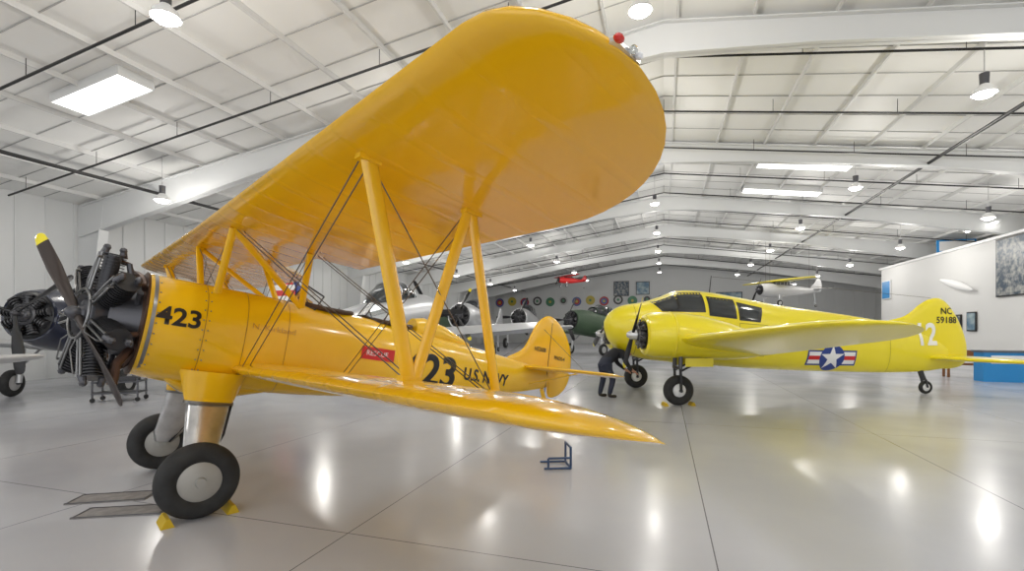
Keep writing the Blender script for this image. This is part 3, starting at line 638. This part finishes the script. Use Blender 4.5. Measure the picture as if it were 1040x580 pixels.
# ---------------------------------------------------------------- person bending
def person(loc,r):
    bm=bmesh.new();sk=bm.verts.layers.skin.verify();vs={}
    def v(n,p,rad):
        q=bm.verts.new(p);q[sk].radius=(rad,rad);vs[n]=q
    def e(a,b): bm.edges.new((vs[a],vs[b]))
    v('pel',(0,0,.88),.155);bm.verts.ensure_lookup_table();vs['pel'][sk].use_root=True
    v('sp',(.17,0,.98),.15);v('ch',(.34,0,1.06),.175);v('ch2',(.43,0,1.09),.14);v('nk',(.52,0,1.1),.062);v('nk2',(.58,0,1.09),.058)
    for a,b in(('pel','sp'),('sp','ch'),('ch','ch2'),('ch2','nk'),('nk','nk2')): e(a,b)
    for s_,q in(('l',1),('r',-1)):
        fx=.0 if q>0 else .12
        v('hip'+s_,(0,q*.1,.8),.11);v('kn'+s_,(.07+fx,q*.13,.47),.08);v('an'+s_,(-.03+fx,q*.13,.1),.058);v('he'+s_,(-.03+fx,q*.13,.045),.045);v('to'+s_,(.16+fx,q*.14,.04),.038)
        v('sh'+s_,(.41,q*.19,1.07),.08);v('el'+s_,(.5,q*.25,.82),.058);v('wr'+s_,(.68,q*.17,.66),.036)
        for a,b in(('pel','hip'+s_),('hip'+s_,'kn'+s_),('kn'+s_,'an'+s_),('an'+s_,'he'+s_),('he'+s_,'to'+s_),('ch2','sh'+s_),('sh'+s_,'el'+s_),('el'+s_,'wr'+s_)): e(a,b)
        v('pa'+s_,(.75,q*.16,.62),.036);e('wr'+s_,'pa'+s_)
        for i,(dy,ln) in enumerate(((-.03,.065),(-.01,.078),(.01,.072),(.03,.055))):
            v('f1%d'%i+s_,(.79,q*.16+dy,.60),.010);v('f2%d'%i+s_,(.79+ln*.5,q*.16+dy,.575),.009);v('f3%d'%i+s_,(.79+ln*.75,q*.16+dy,.575-ln*.5),.008)
            e('pa'+s_,'f1%d'%i+s_);e('f1%d'%i+s_,'f2%d'%i+s_);e('f2%d'%i+s_,'f3%d'%i+s_)
        v('t1'+s_,(.74,q*.16-q*.045,.60),.011);v('t2'+s_,(.78,q*.16-q*.06,.575),.009);e('pa'+s_,'t1'+s_);e('t1'+s_,'t2'+s_)
    me=bpy.data.meshes.new('b');bm.to_mesh(me);bm.free()
    ob=bpy.data.objects.new('b',me);sc.collection.objects.link(ob)
    ob.modifiers.new('s','SKIN').use_smooth_shade=True;m=ob.modifiers.new('u','SUBSURF');m.levels=2;m.render_levels=2
    bpy.context.view_layer.update()
    me2=bpy.data.meshes.new_from_object(ob.evaluated_get(bpy.context.evaluated_depsgraph_get()));bpy.data.objects.remove(ob)
    SK=mat('skin',(.6,.32,.22),.5);JE=mat('dark_jeans',(.02,.025,.045),.8);SH=mat('dark_shirt',(.015,.016,.022),.8);SHO=mat('shoe_black',(.02,.015,.012),.5)
    me2.materials.clear()
    for q in(SK,JE,SH,SHO): me2.materials.append(q)
    for p in me2.polygons:
        c=p.center;p.use_smooth=True
        if c.z<.09 or(c.z<.12 and c.x>.05): k=3
        elif c.x>.55 and c.z>.95: k=0
        elif c.x>.66: k=0
        elif c.x<.12 and c.z<.98 and c.x+.4*c.z<.55: k=1
        elif c.z<.80 and c.x<.35: k=1
        else: k=2
        p.material_index=k
    E=empty('person',loc=loc,rotz=r)
    o=bpy.data.objects.new('body',me2);sc.collection.objects.link(o);o.parent=E
    mb=MB();T=M.Translation((.66,0,1.07))@M.Rotation(1.15,4,'Y')
    def hd(z,fx,bx,w): return [T@V(((fx+bx)/2+(fx-bx)/2*cos(k*pi/10),w*sin(k*pi/10),z)) for k in range(20)]
    mb.rings([hd(*q) for q in((-.115,.055,-.03,.03),(-.10,.08,-.04,.045),(-.06,.09,-.07,.06),(-.0,.092,-.095,.073),(.05,.088,-.10,.076),(.085,.07,-.085,.066),(.11,.03,-.05,.035),(.118,0,-.02,.01))],SK)
    mb.rings([[T@V((.088,0.0,.01)),T@V((.088,.01,-.02)),T@V((.088,-.01,-.02))],[T@V((.094,.002,.0)),T@V((.115,.012,-.03)),T@V((.115,-.012,-.03))]],SK)
    for q in(-1,1):
        mb.sphere(tuple(T@V((.082,q*.03,.012))),.011,WHT,8);mb.sphere(tuple(T@V((.09,q*.03,.012))),.006,BLK,8);mb.sphere(tuple(T@V((-.005,q*.077,-.005))),.022,SK,8,(1,.4,1.3))
    mb.box((0,0,0),(.01,.045,.008),RED,T@M.Translation((.086,0,-.055)))
    HA=mat('hair_dark',(.03,.02,.012),.7)
    mb.rings([hd(*q) for q in((-.05,-.05,-.085,.05),(-.0,-.0,-.108,.08),(.05,.04,-.112,.083),(.075,.085,-.1,.076),(.105,.06,-.07,.055),(.13,0,-.03,.02))],HA)
    mb.obj('head',E)
person((2.22,11.7,0),.3)
# world
w=bpy.data.worlds.new('w');sc.world=w;w.use_nodes=True;w.node_tree.nodes['Background'].inputs[0].default_value=(.95,.97,1,1);w.node_tree.nodes['Background'].inputs[1].default_value=1.4  # added white fill; unseen near end is left open to let it in
cd=bpy.data.cameras.new('camera');cd.sensor_width=36;cd.lens=490/1040*36;cd.shift_y=43.5/1040;cd.clip_start=.05
co=bpy.data.objects.new('camera',cd);sc.collection.objects.link(co);co.location=(0,0,1.68);co.rotation_euler=(pi/2,0,0);sc.camera=co
